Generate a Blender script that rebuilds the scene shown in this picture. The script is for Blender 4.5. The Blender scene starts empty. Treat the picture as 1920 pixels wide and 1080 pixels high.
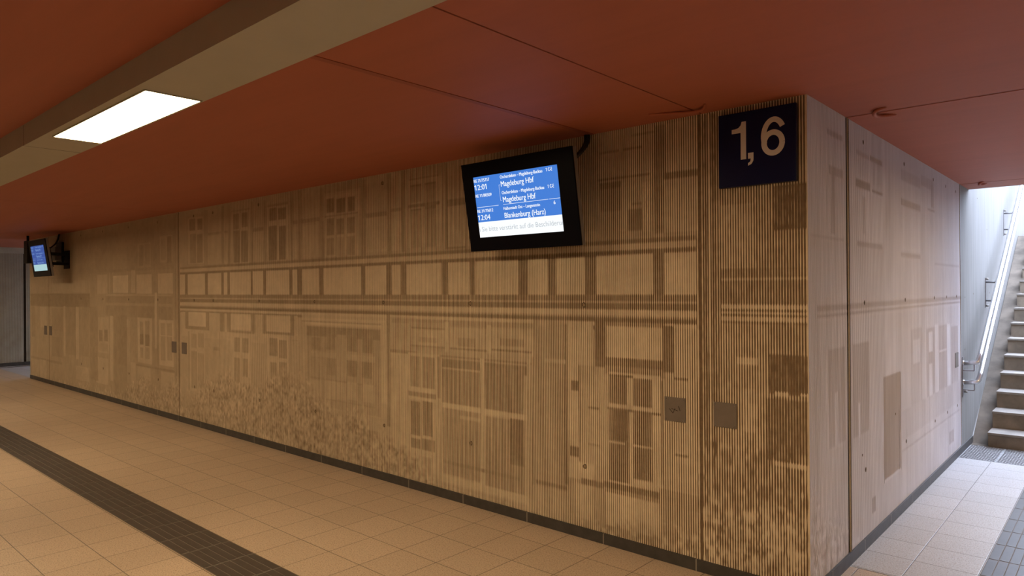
import bpy, bmesh, math, random
import numpy as np
from mathutils import Vector, Matrix

random.seed(4)
S = bpy.context.scene
C = S.collection

# ------------------------------------------------------------------ camera
F_PX = 1294.476                      # focal length in pixels of the 1920 px wide frame
yaw, pit, rol = 0.729836553, 0.00143751623, -0.00716458288
Fv = Vector((-math.sin(yaw)*math.cos(pit), math.cos(yaw)*math.cos(pit), math.sin(pit)))
R0 = Vector((math.cos(yaw), math.sin(yaw), 0)); U0 = R0.cross(Fv)
Rv = R0*math.cos(rol) + U0*math.sin(rol); Uv = -R0*math.sin(rol) + U0*math.cos(rol)
cam = bpy.data.objects.new('camera', bpy.data.cameras.new('camera')); C.objects.link(cam)
M = Matrix((Rv, Uv, -Fv)).transposed().to_4x4(); M.translation = Vector((1.22436, -3.63773, 1.61483))
cam.matrix_world = M
cam.data.sensor_width = 36; cam.data.lens = F_PX/1920*36; cam.data.clip_start = 0.02; cam.data.clip_end = 200
S.camera = cam

# ------------------------------------------------------------------ world, exposure, light levels
W = bpy.data.worlds.new('overcast_sky'); S.world = W; W.use_nodes = True
bg = W.node_tree.nodes['Background']; bg.inputs[0].default_value = (0.66, 0.77, 1.0, 1); bg.inputs[1].default_value = 15.0
S.view_settings.view_transform = 'Standard'; S.view_settings.look = 'None'
S.view_settings.gamma = 1; S.view_settings.exposure = 0; S.view_settings.use_curve_mapping = False
LAMP = (1.0, 0.755, 0.44, 45.0)       # colour and strength of the lamp diffusers

# ------------------------------------------------------------------ materials
MATS = {}
def nodes(name):
    m = bpy.data.materials.new(name); m.use_nodes = True
    nt = m.node_tree; b = nt.nodes['Principled BSDF']; MATS[name] = m
    return m, nt, b
def N(nt, t, **kw):
    n = nt.nodes.new(t)
    for k, v in kw.items(): setattr(n, k, v)
    return n
def mth(nt, op, a, b=None, c=None):
    n = N(nt, 'ShaderNodeMath', operation=op)
    for i, v in enumerate((a, b, c)):
        if v is None: continue
        if isinstance(v, (int, float)): n.inputs[i].default_value = v
        else: nt.links.new(v, n.inputs[i])
    return n.outputs[0]
def mixc(nt, f, a, b, mode='MIX'):
    n = N(nt, 'ShaderNodeMix', data_type='RGBA', blend_type=mode)
    for s, v in ((0, f), (6, a), (7, b)):
        if isinstance(v, (int, float)): n.inputs[s].default_value = v
        elif isinstance(v, tuple): n.inputs[s].default_value = (*v, 1) if len(v) == 3 else v
        else: nt.links.new(v, n.inputs[s])
    return n.outputs[2]
def coords(nt, scale=(1, 1, 1)):
    t = N(nt, 'ShaderNodeTexCoord'); mp = N(nt, 'ShaderNodeMapping'); mp.inputs['Scale'].default_value = scale
    nt.links.new(t.outputs['Object'], mp.inputs[0]); return mp.outputs[0]
def noise(nt, vec, scale, detail=4, rough=.6):
    n = N(nt, 'ShaderNodeTexNoise'); n.inputs['Scale'].default_value = scale
    n.inputs['Detail'].default_value = detail; n.inputs['Roughness'].default_value = rough
    nt.links.new(vec, n.inputs['Vector']); return n.outputs[0]
def ramp(nt, f, a, b):
    n = N(nt, 'ShaderNodeMapRange'); n.inputs[1].default_value = a; n.inputs[2].default_value = b
    nt.links.new(f, n.inputs[0]); return n.outputs[0]
def mat(name, col, rough=.7, var=.12, scale=6, metal=0, bump=0, bscale=120, stretch=(1, 1, 1), spec=.5):
    m, nt, b = nodes(name)
    b.inputs['Roughness'].default_value = rough; b.inputs['Metallic'].default_value = metal
    b.inputs['Specular IOR Level'].default_value = spec
    v = coords(nt, stretch)
    if var:
        f = ramp(nt, noise(nt, v, scale), .3, .7)
        lo = tuple(max(0, c*(1-var)) for c in col); hi = tuple(min(1, c*(1+var)) for c in col)
        nt.links.new(mixc(nt, f, lo, hi), b.inputs['Base Color'])
    else: b.inputs['Base Color'].default_value = (*col, 1)
    if bump:
        bn = N(nt, 'ShaderNodeBump'); bn.inputs['Strength'].default_value = bump; bn.inputs['Distance'].default_value = .004
        nt.links.new(noise(nt, v, bscale, 3), bn.inputs['Height']); nt.links.new(bn.outputs[0], b.inputs['Normal'])
    return m
def emit(name, col, strength):
    m, nt, b = nodes(name)
    b.inputs['Base Color'].default_value = (0, 0, 0, 1); b.inputs['Roughness'].default_value = .4
    b.inputs['Emission Color'].default_value = (*col, 1); b.inputs['Emission Strength'].default_value = strength
    return m

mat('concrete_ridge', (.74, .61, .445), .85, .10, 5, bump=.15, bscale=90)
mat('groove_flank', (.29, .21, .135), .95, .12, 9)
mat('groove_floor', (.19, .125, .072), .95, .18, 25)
mat('joint_dark', (.035, .025, .018), .9, .1)
mat('side_ridge', (.72, .68, .71), .85, .10, 4, bump=.1, bscale=90, stretch=(1, 1, .25))  # same concrete as the long wall, cool daylight tint put into its colour
mat('side_flank', (.57, .53, .56), .95, .08, 6, stretch=(1, 1, .25))  # rib flanks carry the same cool daylight tint
mat('tie_dark', (.07, .045, .025), .9, .2, 40)
mat('seal_gold', (.34, .24, .12), .8, .2, 20)
mat('stair_wall', (.21, .20, .19), .8, .14, 9, bump=.1, stretch=(1, 1.6, .12))
mat('plain_concrete', (.36, .34, .31), .85, .15, 3, bump=.1)
mat('far_concrete', (.46, .44, .36), .9, .12, 3)
mat('ceiling_paint', (.40, .115, .062), .65, .05, 2.5, bump=.06, bscale=200, stretch=(.3, 3, 1))
mat('ceiling_seal', (.30, .075, .038), .6, .05)
mat('ceiling_gap', (.14, .035, .022), .8, 0)
mat('duct_paint', (.43, .41, .34), .6, .03)
mat('baseboard_stone', (.055, .05, .047), .55, .2, 14, bump=.05)
mat('baseboard_grout', (.32, .29, .25), .8, 0)
mat('sign_blue', (.004, .006, .045), .3, 0, spec=.2)
mat('sign_white', (.62, .58, .56), .4, 0)
mat('monitor_black', (.0025, .0025, .007), .3, 0, spec=.12)
mat('monitor_metal', (.20, .18, .17), .5, .05)
mat('bracket_black', (.012, .011, .010), .5, 0, spec=.2)
mat('steel_plate', (.20, .165, .14), .55, .08, 14, metal=.35)
mat('scratch', (.05, .035, .025), .8, 0)
mat('screw_steel', (.26, .24, .22), .45, 0, metal=.8)
mat('rail_steel', (.74, .74, .76), .3, .04, 30, metal=1)
mat('bracket_steel', (.33, .32, .33), .4, .05, metal=.9)
mat('tactile_stone', (.062, .052, .046), .42, .12, 10)
mat('tactile_gap', (.19, .17, .145), .8, 0)
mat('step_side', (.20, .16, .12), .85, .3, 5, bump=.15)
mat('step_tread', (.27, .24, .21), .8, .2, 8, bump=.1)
mat('gutter_concrete', (.125, .10, .078), .9, .4, 3.5, bump=.2)
mat('grate_zinc', (.34, .34, .35), .5, .15, 40, metal=.5)
mat('pit_dark', (.03, .028, .026), .9, 0)
mat('drain_light', (.42, .40, .36), .6, 0)
mat('cable_black', (.012, .011, .010), .35, 0)
emit('lamp_glow', LAMP[:3], LAMP[3])
emit('screen_blue', (.05, .20, .66), 1.05)
emit('screen_white', (.93, .97, 1.0), 1.05)
emit('screen_grey', (.48, .52, .56), 1.0)
emit('screen_blue_dim', (.035, .085, .33), 1.0)
emit('screen_white_dim', (.40, .62, .65), 1.0)
emit('screen_text_dim', (.20, .33, .60), 1.0)

def tile_mat(name, x0, px, y0, py, base, seam=.0026):
    m, nt, b = nodes(name)
    t = N(nt, 'ShaderNodeTexCoord'); sp = N(nt, 'ShaderNodeSeparateXYZ'); nt.links.new(t.outputs['Object'], sp.inputs[0])
    gx = mth(nt, 'DIVIDE', mth(nt, 'SUBTRACT', sp.outputs[0], x0), px); gy = mth(nt, 'DIVIDE', mth(nt, 'SUBTRACT', sp.outputs[1], y0), py)
    def edge(g, p):
        fr = mth(nt, 'FRACT', g); d = mth(nt, 'MINIMUM', fr, mth(nt, 'SUBTRACT', 1.0, fr)); return mth(nt, 'MULTIPLY', d, p)
    d = mth(nt, 'MINIMUM', edge(gx, px), edge(gy, py))
    line = mth(nt, 'SUBTRACT', 1.0, ramp(nt, d, seam*.6, seam*1.3))
    cb = N(nt, 'ShaderNodeCombineXYZ'); nt.links.new(mth(nt, 'FLOOR', gx), cb.inputs[0]); nt.links.new(mth(nt, 'FLOOR', gy), cb.inputs[1])
    wn = N(nt, 'ShaderNodeTexWhiteNoise'); nt.links.new(cb.outputs[0], wn.inputs[0])
    v = t.outputs['Object']
    tint = mixc(nt, wn.outputs[0], tuple(c*.94 for c in base), tuple(c*1.05 for c in base))
    big = ramp(nt, noise(nt, v, 1.6, 3), .3, .75)
    tint = mixc(nt, mth(nt, 'MULTIPLY', big, .28), tint, tuple(c*.78 for c in base))
    chip = ramp(nt, noise(nt, v, 150, 2, .55), .45, .36)
    chip2 = ramp(nt, noise(nt, v, 95, 2, .55), .42, .34)
    lite = ramp(nt, noise(nt, v, 88, 1, .5), .60, .66)
    col = mixc(nt, mth(nt, 'MULTIPLY', lite, .35), tint, tuple(min(1, c*1.3) for c in base))
    col = mixc(nt, mth(nt, 'MULTIPLY', chip, .8), col, tuple(c*.38 for c in base))
    col = mixc(nt, mth(nt, 'MULTIPLY', chip2, .7), col, (base[0]*.55, base[1]*.40, base[2]*.30))
    col = mixc(nt, mth(nt, 'MULTIPLY', line, .85), col, (.06, .045, .032))
    nt.links.new(col, b.inputs['Base Color'])
    b.inputs['Roughness'].default_value = .38
    bn = N(nt, 'ShaderNodeBump'); bn.inputs['Strength'].default_value = .4; bn.inputs['Distance'].default_value = .002
    nt.links.new(mth(nt, 'SUBTRACT', 1.0, line), bn.inputs['Height']); nt.links.new(bn.outputs[0], b.inputs['Normal'])
    return m
tile_mat('terrazzo_hall', -1.844, .3167, -.265, .3177, (.56, .44, .33))
tile_mat('terrazzo_passage', .27, .315, 1.576, .3085, (.55, .545, .56))

# ------------------------------------------------------------------ mesh helpers
class MB:
    """collects boxes, tubes and faces with a material each, links them as one mesh object"""
    def __init__(s): s.v = []; s.f = []; s.m = []; s.mats = []; s.sm = []
    def mi(s, m):
        if m not in s.mats: s.mats.append(m)
        return s.mats.index(m)
    def face(s, pts, m, smooth=False):
        k = len(s.v); s.v += [tuple(p) for p in pts]; s.f.append(tuple(range(k, k+len(pts)))); s.m.append(s.mi(m)); s.sm.append(smooth)
    def box(s, a, b, m, mtx=None, bev=0):
        x0, y0, z0 = a; x1, y1, z1 = b
        x0, x1 = sorted((x0, x1)); y0, y1 = sorted((y0, y1)); z0, z1 = sorted((z0, z1))
        bm = bmesh.new(); bmesh.ops.create_cube(bm, size=1)
        for v in bm.verts: v.co = Vector(((x0+x1)/2+v.co.x*(x1-x0), (y0+y1)/2+v.co.y*(y1-y0), (z0+z1)/2+v.co.z*(z1-z0)))
        if bev: bmesh.ops.bevel(bm, geom=list(bm.edges), offset=bev, segments=2, affect='EDGES', profile=.7)
        s.add_bm(bm, m, mtx)
    def add_bm(s, bm, m, mtx=None, smooth=False):
        if mtx is not None: bmesh.ops.transform(bm, matrix=mtx, verts=bm.verts)
        bm.verts.index_update(); k = len(s.v); s.v += [tuple(v.co) for v in bm.verts]
        for f in bm.faces: s.f.append(tuple(k+v.index for v in f.verts)); s.m.append(s.mi(m)); s.sm.append(smooth)
        bm.free()
    def tube(s, pts, r, m, n=14, cap=True, mtx=None, rs=None):
        pts = [Vector(p) for p in pts]; bm = bmesh.new(); rings = []; nrm = None
        for i, p in enumerate(pts):
            d = (pts[min(i+1, len(pts)-1)] - pts[max(i-1, 0)]).normalized()
            if nrm is None: nrm = d.orthogonal().normalized()
            nrm = (nrm - d*nrm.dot(d)).normalized(); bi = d.cross(nrm); rr = rs[i] if rs else r
            rings.append([bm.verts.new(p + (nrm*math.cos(2*math.pi*k/n) + bi*math.sin(2*math.pi*k/n))*rr) for k in range(n)])
        for a, b in zip(rings, rings[1:]):
            for k in range(n): bm.faces.new((a[k], a[(k+1) % n], b[(k+1) % n], b[k]))
        if cap: bm.faces.new(rings[0][::-1]); bm.faces.new(rings[-1])
        s.add_bm(bm, m, mtx, True)
    def build(s, name, parent=None, loc=None):
        me = bpy.data.meshes.new(name); me.from_pydata(s.v, [], s.f)
        for m in s.mats: me.materials.append(MATS[m])
        me.polygons.foreach_set('material_index', s.m); me.polygons.foreach_set('use_smooth', s.sm); me.update()
        o = bpy.data.objects.new(name, me); C.objects.link(o)
        if parent: o.parent = parent
        if loc is not None: o.location = loc
        return o
def smooth_path(pts, n=8):
    pts = [Vector(p) for p in pts]; out = []
    P = [pts[0]*2-pts[1]] + pts + [pts[-1]*2-pts[-2]]
    for i in range(1, len(P)-2):
        for k in range(n):
            t = k/n; a, b, c, d = P[i-1:i+3]
            out.append(.5*((2*b)+(-a+c)*t+(2*a-5*b+4*c-d)*t*t+(-a+3*b-3*c+d)*t**3))
    return out + [pts[-1]]
def fillet(pts, r, n=6):
    """polyline with rounded corners"""
    pts = [Vector(p) for p in pts]; out = [pts[0]]
    for a, b, c in zip(pts, pts[1:], pts[2:]):
        u = (a-b).normalized(); w = (c-b).normalized(); p0 = b+u*r; p1 = b+w*r
        for k in range(n+1):
            t = k/n; out.append(p0*(1-t)**2 + b*2*t*(1-t) + p1*t*t)
    return out + [pts[-1]]
def struct(o): o['kind'] = 'structure'; return o
def tag(o, label, cat, group=None, kind=None):
    o['label'] = label; o['category'] = cat
    if group: o['group'] = group
    if kind: o['kind'] = kind
    return o
def thing(name, label, cat, loc=(0, 0, 0), group=None):
    o = bpy.data.objects.new(name, None); C.objects.link(o); o.location = loc; o.empty_display_size = .1
    return tag(o, label, cat, group)

def text_bm(txt, left, base, width, cap, z=0.0, clip=None, bold=0.0):
    """lettering in the XY plane: scaled to the given width and capital height"""
    def mk(t):
        cu = bpy.data.curves.new('lettering', 'FONT'); cu.body = t; cu.size = 1; cu.offset = bold; cu.resolution_u = 4
        o = bpy.data.objects.new('lettering', cu); C.objects.link(o); bpy.context.view_layer.update()
        me = bpy.data.meshes.new_from_object(o.evaluated_get(bpy.context.evaluated_depsgraph_get()))
        bpy.data.objects.remove(o); bpy.data.curves.remove(cu); return me
    ones = []
    for i, ch in enumerate(txt):                      # the digit one gets its flag stroke
        if ch == '1':
            a = mk(txt[:i+1]); xr = max(v.co.x for v in a.vertices); bpy.data.meshes.remove(a); ones.append(xr)
    H = mk('H'); hc = max(v.co.y for v in H.vertices); bpy.data.meshes.remove(H)
    me = mk(txt); xs = [v.co.x for v in me.vertices]; x0, x1 = min(xs), max(xs)
    bm = bmesh.new(); bm.from_mesh(me); bpy.data.meshes.remove(me)
    if ones:
        o1 = mk('1'); bw = max(v.co.x for v in o1.vertices)-min(v.co.x for v in o1.vertices); bpy.data.meshes.remove(o1)
        x0 = min(x0, min(ones)-bw-.15)
        for xr in ones:
            xl = xr-bw
            bm.faces.new([bm.verts.new(q) for q in ((xl+.02, hc, 0), (xl+.02, hc*.80, 0), (xl-.17, hc*.70, 0), (xl-.17, hc*.84, 0))])
    for v in bm.verts: v.co = Vector((left+(v.co.x-x0)/(x1-x0)*width, base+v.co.y/hc*cap, z))
    if clip:
        for co, no in (((clip[0], 0, 0), (-1, 0, 0)), ((clip[1], 0, 0), (1, 0, 0))):
            bmesh.ops.bisect_plane(bm, geom=bm.verts[:]+bm.edges[:]+bm.faces[:], plane_co=co, plane_no=no, clear_outer=True)
    return bm
FACADE_LONG = [
    (-7.55,-0.62,1.9,2.6,0.5),(-7.55,-0.62,0,1.36,0.62),(-7.358,-6.832,1.929,2.539,0.42),(-7.316,-6.897,1.935,2.506,0.62),(-7.275,-7.112,2.343,2.483,0.2),
    (-7.061,-6.926,2.34,2.477,0.2),(-7.267,-7.104,1.948,2.303,0.3),(-7.064,-6.929,1.95,2.296,0.25),(-6.886,-6.783,1.915,2.568,0.35),
    (-6.783,-6.442,2.308,2.553,0.5),(-6.787,-6.239,2.265,2.298,0.3),(-6.787,-6.446,1.927,2.258,0.6),(-6.442,-6.382,1.917,2.574,0.3),
    (-6.381,-6.298,1.922,2.235,0.55),(-6.293,-6.235,1.913,2.575,0.33),(-6.207,-5.789,2.483,2.506,0.3),(-6.207,-5.776,1.917,2.479,0.6),
    (-6.158,-6.022,2.298,2.461,0.22),(-5.975,-5.838,2.3,2.461,0.22),(-6.161,-6.019,1.929,2.277,0.22),(-5.977,-5.84,1.93,2.273,0.22),
    (-5.766,-5.713,1.904,2.569,0.33),(-5.713,-5.501,2.283,2.552,0.5),(-5.717,-5.479,2.247,2.276,0.28),(-5.717,-5.504,1.929,2.243,0.6),
    (-5.5,-5.444,1.915,2.558,0.33),(-5.425,-5.015,2.481,2.5,0.3),(-5.425,-5.015,1.926,2.481,0.62),(-5.381,-5.233,2.331,2.458,0.18),
    (-5.197,-5.05,2.328,2.456,0.18),(-5.39,-5.231,1.925,2.275,0.14),(-5.195,-5.052,1.928,2.268,0.14),(-4.972,-4.921,1.911,2.578,0.3),
    (-4.972,-4.919,1.92,2.587,0.3),(-4.923,-4.844,1.932,2.243,0.6),(-4.84,-4.762,1.915,2.588,0.32),(-4.762,-4.457,2.291,2.566,0.5),
    (-4.949,-4.455,2.266,2.304,0.28),(-4.766,-4.461,1.927,2.247,0.6),(-4.452,-4.38,1.916,2.576,0.32),(-4.38,-3.79,2.515,2.6,0.36),
    (-4.369,-3.843,1.926,2.494,0.62),(-4.339,-4.218,2.331,2.458,0.15),(-4.168,-4.049,2.324,2.453,0.15),(-4.005,-3.89,2.324,2.453,0.15),
    (-4.364,-3.846,2.289,2.302,0.3),(-4.341,-4.22,2.125,2.278,0.24),(-4.17,-4.051,2.122,2.272,0.24),(-4.007,-3.892,2.119,2.267,0.24),
    (-4.343,-4.222,1.939,2.101,0.33),(-4.172,-4.053,1.932,2.096,0.45),(-4.009,-3.894,1.932,2.093,0.35),(-3.8,-3.737,1.893,2.584,0.3),
    (-3.737,-3.438,2.288,2.578,0.52),(-3.741,-3.441,2.241,2.284,0.25),(-3.741,-3.441,1.941,2.238,0.6),(-3.437,-3.376,1.893,2.592,0.25),
    (-3.379,-3.252,1.938,2.262,0.58),(-3.379,-3.251,2.264,2.292,0.28),(-3.248,-3.208,1.921,2.588,0.22),(-3.255,-3.208,1.929,2.587,0.25),
    (-3.201,-2.703,2.53,2.589,0.45),(-3.156,-2.769,1.95,2.508,0.62),(-3.15,-2.787,2.5,2.511,0.28),(-3.127,-2.993,2.319,2.467,0.38),
    (-3.127,-2.993,2.45,2.467,0.15),(-2.948,-2.817,2.312,2.464,0.38),(-2.948,-2.817,2.45,2.464,0.15),(-3.158,-2.777,2.286,2.301,0.2),
    (-3.129,-2.996,1.957,2.273,0.38),(-3.129,-2.996,2.26,2.273,0.18),(-2.95,-2.819,1.957,2.275,0.38),(-2.95,-2.819,2.254,2.275,0.18),
    (-2.72,-2.688,1.922,2.588,0.22),(-2.689,-2.509,2.305,2.496,0.52),(-2.691,-2.489,2.257,2.301,0.22),(-2.692,-2.445,1.945,2.257,0.6),
    (-2.697,-2.426,1.933,1.941,0.25),(-2.5,-1.62,1.93,2.55,0.5),(-1.399,-1.289,1.976,2.599,0.4),(-1.289,-0.891,1.97,2.6,0.52),
    (-1.051,-0.822,2.538,2.557,0.22),(-1.275,-1.126,2.459,2.474,0.2),(-1.108,-0.966,2.457,2.471,0.15),(-1.291,-0.915,2.292,2.306,0.12),
    (-1.277,-1.123,2.099,2.283,0.32),(-1.277,-1.123,2.238,2.279,0.1),(-1.278,-1.125,1.985,2.099,0.5),(-1.123,-1.072,1.96,2.262,0.62),
    (-1.074,-0.97,1.961,2.099,0.12),(-1.046,-0.969,2.12,2.14,0.2),(-0.968,-0.911,1.951,2.253,0.65),(-0.882,-0.813,1.946,2.581,0.22),
    (-0.813,-0.581,2.297,2.585,0.62),(-0.816,-0.575,2.252,2.29,0.15),(-0.816,-0.576,1.941,2.248,0.64),(-7.55,-0.62,1.885,1.912,0.18),
    (-7.55,-0.62,1.852,1.885,0.75),(-7.55,-0.62,1.822,1.852,0.12),(-7.55,-0.62,1.573,1.822,0.88),(-7.411,-7.335,1.535,1.822,0.12),
    (-6.871,-6.795,1.535,1.822,0.12),(-6.453,-6.395,1.535,1.822,0.12),(-6.306,-6.242,1.535,1.822,0.12),(-5.778,-5.727,1.535,1.822,0.12),
    (-5.519,-5.457,1.535,1.822,0.12),(-4.994,-4.944,1.535,1.822,0.12),(-4.851,-4.769,1.535,1.822,0.12),(-4.464,-4.392,1.535,1.822,0.12),
    (-3.81,-3.748,1.535,1.822,0.12),(-3.45,-3.385,1.535,1.822,0.12),(-3.259,-3.191,1.535,1.822,0.12),(-2.767,-2.684,1.535,1.822,0.12),
    (-2.46,-2.394,1.535,1.822,0.12),(-1.965,-1.877,1.535,1.822,0.12),(-1.706,-1.628,1.535,1.822,0.12),(-1.395,-1.309,1.535,1.822,0.12),
    (-0.899,-0.825,1.535,1.822,0.12),(-7.55,-0.62,1.535,1.573,0.22),(-7.55,-0.62,1.52,1.537,0.6),(-7.55,-0.62,1.478,1.52,0.15),
    (-7.55,-0.62,1.438,1.478,0.8),(-7.55,-0.62,1.4,1.436,0.1),(-7.55,-0.62,1.378,1.4,0.78),(-7.55,-0.62,1.352,1.378,0.22),(-7.531,-4.985,1.062,1.37,0.72),
    (-7.322,-6.857,1.202,1.365,0.88),(-6.379,-6.319,1.155,1.35,0.8),(-6.231,-5.778,1.194,1.353,0.88),(-5.453,-4.985,1.196,1.358,0.88),
    (-7.412,-7.322,1.16,1.381,0.3),(-6.857,-6.757,1.17,1.373,0.3),(-6.496,-6.379,1.159,1.363,0.32),(-6.319,-6.231,1.157,1.359,0.32),
    (-5.772,-5.695,1.17,1.369,0.3),(-5.529,-5.453,1.171,1.359,0.32),(-4.978,-4.916,1.171,1.37,0.3),(-7.415,-6.759,1.16,1.199,0.3),
    (-6.315,-5.706,1.157,1.185,0.34),(-5.523,-4.923,1.169,1.193,0.32),(-4.916,-4.858,1.167,1.365,0.7),(-7.337,-7.298,0.412,1.129,0.45),
    (-7.298,-6.886,0.415,1.122,0.75),(-7.248,-7.096,0.931,1.104,0.5),(-7.063,-6.912,0.941,1.111,0.5),(-7.252,-7.092,0.454,0.889,0.45),
    (-7.066,-6.915,0.47,0.883,0.48),(-6.517,-6.496,0.866,1.15,0.4),(-6.657,-6.512,0.935,0.97,0.4),(-6.218,-5.796,0.607,1.138,0.78),
    (-6.163,-6.027,0.941,1.109,0.38),(-5.971,-5.842,0.941,1.11,0.36),(-6.166,-6.03,0.612,0.88,0.4),(-5.968,-5.845,0.689,0.884,0.4),
    (-5.433,-5.014,0.616,1.139,0.8),(-5.388,-5.24,0.941,1.127,0.32),(-5.199,-5.059,0.939,1.121,0.32),(-5.386,-5.243,0.678,0.885,0.36),
    (-5.202,-5.062,0.679,0.889,0.36),(-5.001,-4.985,0.71,1.164,0.4),(-4.95,-4.836,1.116,1.127,0.45),(-4.953,-4.839,0.889,0.899,0.45),
    (-4.78,-3.446,0.522,1.372,0.68),(-4.78,-3.469,1.331,1.352,0.85),(-4.781,-3.469,1.313,1.326,0.42),(-4.721,-3.515,1.284,1.308,0.88),
    (-4.686,-3.55,0.532,1.269,0.5),(-4.686,-3.55,1.188,1.269,0.3),(-4.621,-3.611,0.989,1.038,0.62),(-4.605,-4.456,1.055,1.175,0.34),
    (-4.355,-4.219,1.06,1.177,0.34),(-4.029,-3.882,1.067,1.191,0.26),(-3.798,-3.65,1.068,1.193,0.28),(-4.607,-4.464,0.805,0.974,0.55),
    (-4.358,-4.202,0.833,0.982,0.38),(-4.032,-3.884,0.84,0.982,0.24),(-3.8,-3.653,0.846,0.986,0.28),(-4.187,-4.042,0.615,1.207,0.58),
    (-4.624,-3.614,0.772,0.788,0.38),(-4.61,-4.452,0.605,0.762,0.64),(-4.36,-4.205,0.613,0.778,0.64),(-4.034,-3.881,0.631,0.79,0.66),
    (-3.795,-3.638,0.64,0.791,0.66),(-4.37,-3.616,0.597,0.609,0.4),(-3.534,-3.458,0.652,1.326,0.82),(-3.451,-3.412,0.462,1.399,0.28),
    (-3.412,-3.073,1.117,1.386,0.6),(-3.415,-3.075,1.1,1.114,0.35),(-3.393,-3.175,0.3,1.09,0.78),(-3.305,-3.294,0.313,1.081,0.55),
    (-3.379,-1.513,1.334,1.382,0.45),(-3.162,-2.735,1.131,1.348,0.55),(-3.137,-2.735,1.156,1.317,0.68),(-3.137,-2.735,1.304,1.317,0.3),
    (-3.139,-2.737,1.151,1.169,0.35),(-3.04,-2.827,1.193,1.24,0.5),(-2.691,-2.273,1.155,1.338,0.5),(-2.669,-2.279,1.164,1.324,0.66),
    (-2.669,-2.279,1.309,1.319,0.25),(-2.67,-2.28,1.16,1.172,0.25),(-2.593,-2.391,1.183,1.243,0.45),(-2.239,-1.845,1.158,1.33,0.68),
    (-2.239,-1.845,1.31,1.319,0.25),(-2.241,-1.846,1.163,1.178,0.22),(-2.152,-1.926,1.205,1.262,0.42),(-2.735,-2.69,1.13,1.36,0.78),
    (-2.273,-2.239,1.149,1.358,0.78),(-3.422,-1.819,1.089,1.105,0.35),(-1.835,-1.538,0.268,1.398,0.5),(-3.17,-2.794,0.088,1.098,0.74),
    (-3.152,-3.022,0.817,1.075,0.38),(-3.006,-2.847,0.822,1.084,0.38),(-3.168,-2.843,0.792,0.824,0.88),(-3.168,-2.843,0.751,0.784,0.38),
    (-3.168,-2.832,0.719,0.751,0.88),(-3.149,-3.026,0.439,0.718,0.24),(-3.005,-2.884,0.451,0.728,0.24),(-3.152,-3.034,0.331,0.415,0.25),
    (-3.008,-2.891,0.332,0.422,0.24),(-2.875,-2.847,0.328,0.422,0.3),(-3.154,-3.036,0.125,0.254,0.5),(-3.009,-2.893,0.118,0.276,0.5),
    (-2.829,-2.772,0.769,1.094,0.45),(-2.783,-1.891,0.11,1.081,0.72),(-2.761,-1.9,1.014,1.075,0.28),(-2.761,-2.498,1.003,1.014,0.7),
    (-2.761,-2.353,0.722,0.998,0.36),(-2.308,-1.919,0.719,1.053,0.33),(-2.765,-2.355,0.191,0.699,0.48),(-2.566,-2.315,0.63,0.66,0.7),
    (-2.305,-1.922,0.154,0.691,0.45),(-2.061,-1.922,0.368,0.719,0.18),(-2.348,-2.307,0.145,1.108,0.85),(-2.775,-1.903,0.705,0.736,0.88),
    (-2.769,-1.971,0.265,0.291,0.35),(-2.781,-1.899,0.12,0.173,0.85),(-1.891,-1.873,0.258,1.136,0.7),(-1.579,-1.538,0.315,1.378,0.24),
    (-1.855,-1.834,0.265,1.138,0.36),(-1.733,-1.556,1.119,1.146,0.75),(-1.538,-1.34,0.375,1.379,0.88),(-1.522,-1.453,0.944,1.016,0.1),
    (-1.526,-1.456,0.508,0.574,0.15),(-1.828,-1.563,0.285,0.305,0.2),(-1.538,-1.337,0.475,1.378,0.8),(-1.451,-1.227,0.49,1.117,0.66),
    (-1.453,-1.444,0.489,1.117,0.3),(-1.327,-1.253,1.117,1.405,0.15),(-1.253,-0.826,1.074,1.399,0.4),(-1.242,-0.839,1.188,1.381,0.88),
    (-1.244,-0.836,1.127,1.184,0.18),(-0.834,-0.763,1.121,1.395,0.12),(-0.76,-0.609,0.601,1.382,0.68),(-1.377,-1.292,0.84,0.85,0.15),
    (-1.379,-1.294,0.614,0.622,0.35),(-0.761,-0.683,1.078,1.085,0.15),(-1.225,-1.213,0.405,1.092,0.3),(-1.213,-0.858,0.391,1.093,0.85),
    (-1.213,-1.086,0.9,1.073,0.2),(-1.04,-0.91,0.898,1.071,0.18),(-1.213,-1.049,1.063,1.073,0.08),(-1.215,-1.073,0.415,0.859,0.25),
    (-1.191,-1.087,0.669,0.862,0.08),(-1.042,-0.912,0.454,0.861,0.2),(-1.229,-0.856,0.861,0.869,0.15),(-1.216,-1.103,0.653,0.666,0.85),
    (-1.039,-0.914,0.649,0.663,0.85),(-0.859,-0.837,0.456,1.059,0.3),(-0.683,-0.678,0.614,1.081,0.45),(-0.639,-0.607,0.621,1.077,0.55),
    (-1.52,-1.454,0.948,1.011,0.1),(-1.524,-1.458,0.513,0.58,0.15),(-1.439,-0.909,0.344,0.381,0.25),(-1.259,-0.641,0.356,0.405,0.2),
    (-1.26,-0.626,0,0.356,0.5),(-1.25,-0.866,0.123,0.33,0.88),(-1.481,-1.334,0.122,0.349,0.78),(-0.866,-0.61,0.33,0.422,0.45),
    (-0.771,-0.68,0.632,0.642,0.15),(-0.6,0,0,2.6,0.34),(-0.175,-0.005,1.912,2.153,0.12),(-0.465,-0.277,1.641,2.068,0.55),(-0.489,-0.465,1.642,2.082,0.3),
    (-0.089,-0.068,2.047,2.133,0.5),(-0.175,-0.005,1.912,2.153,-0.05),(-0.466,0.001,1.421,1.717,0.2),(-0.467,0,1.647,1.66,0.6),
    (-0.468,-0.001,1.502,1.516,0.85),(-0.468,-0.001,1.472,1.483,0.78),(-0.468,-0.001,1.437,1.454,0.78),(-0.469,-0.211,0.728,1.417,0.45),
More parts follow.
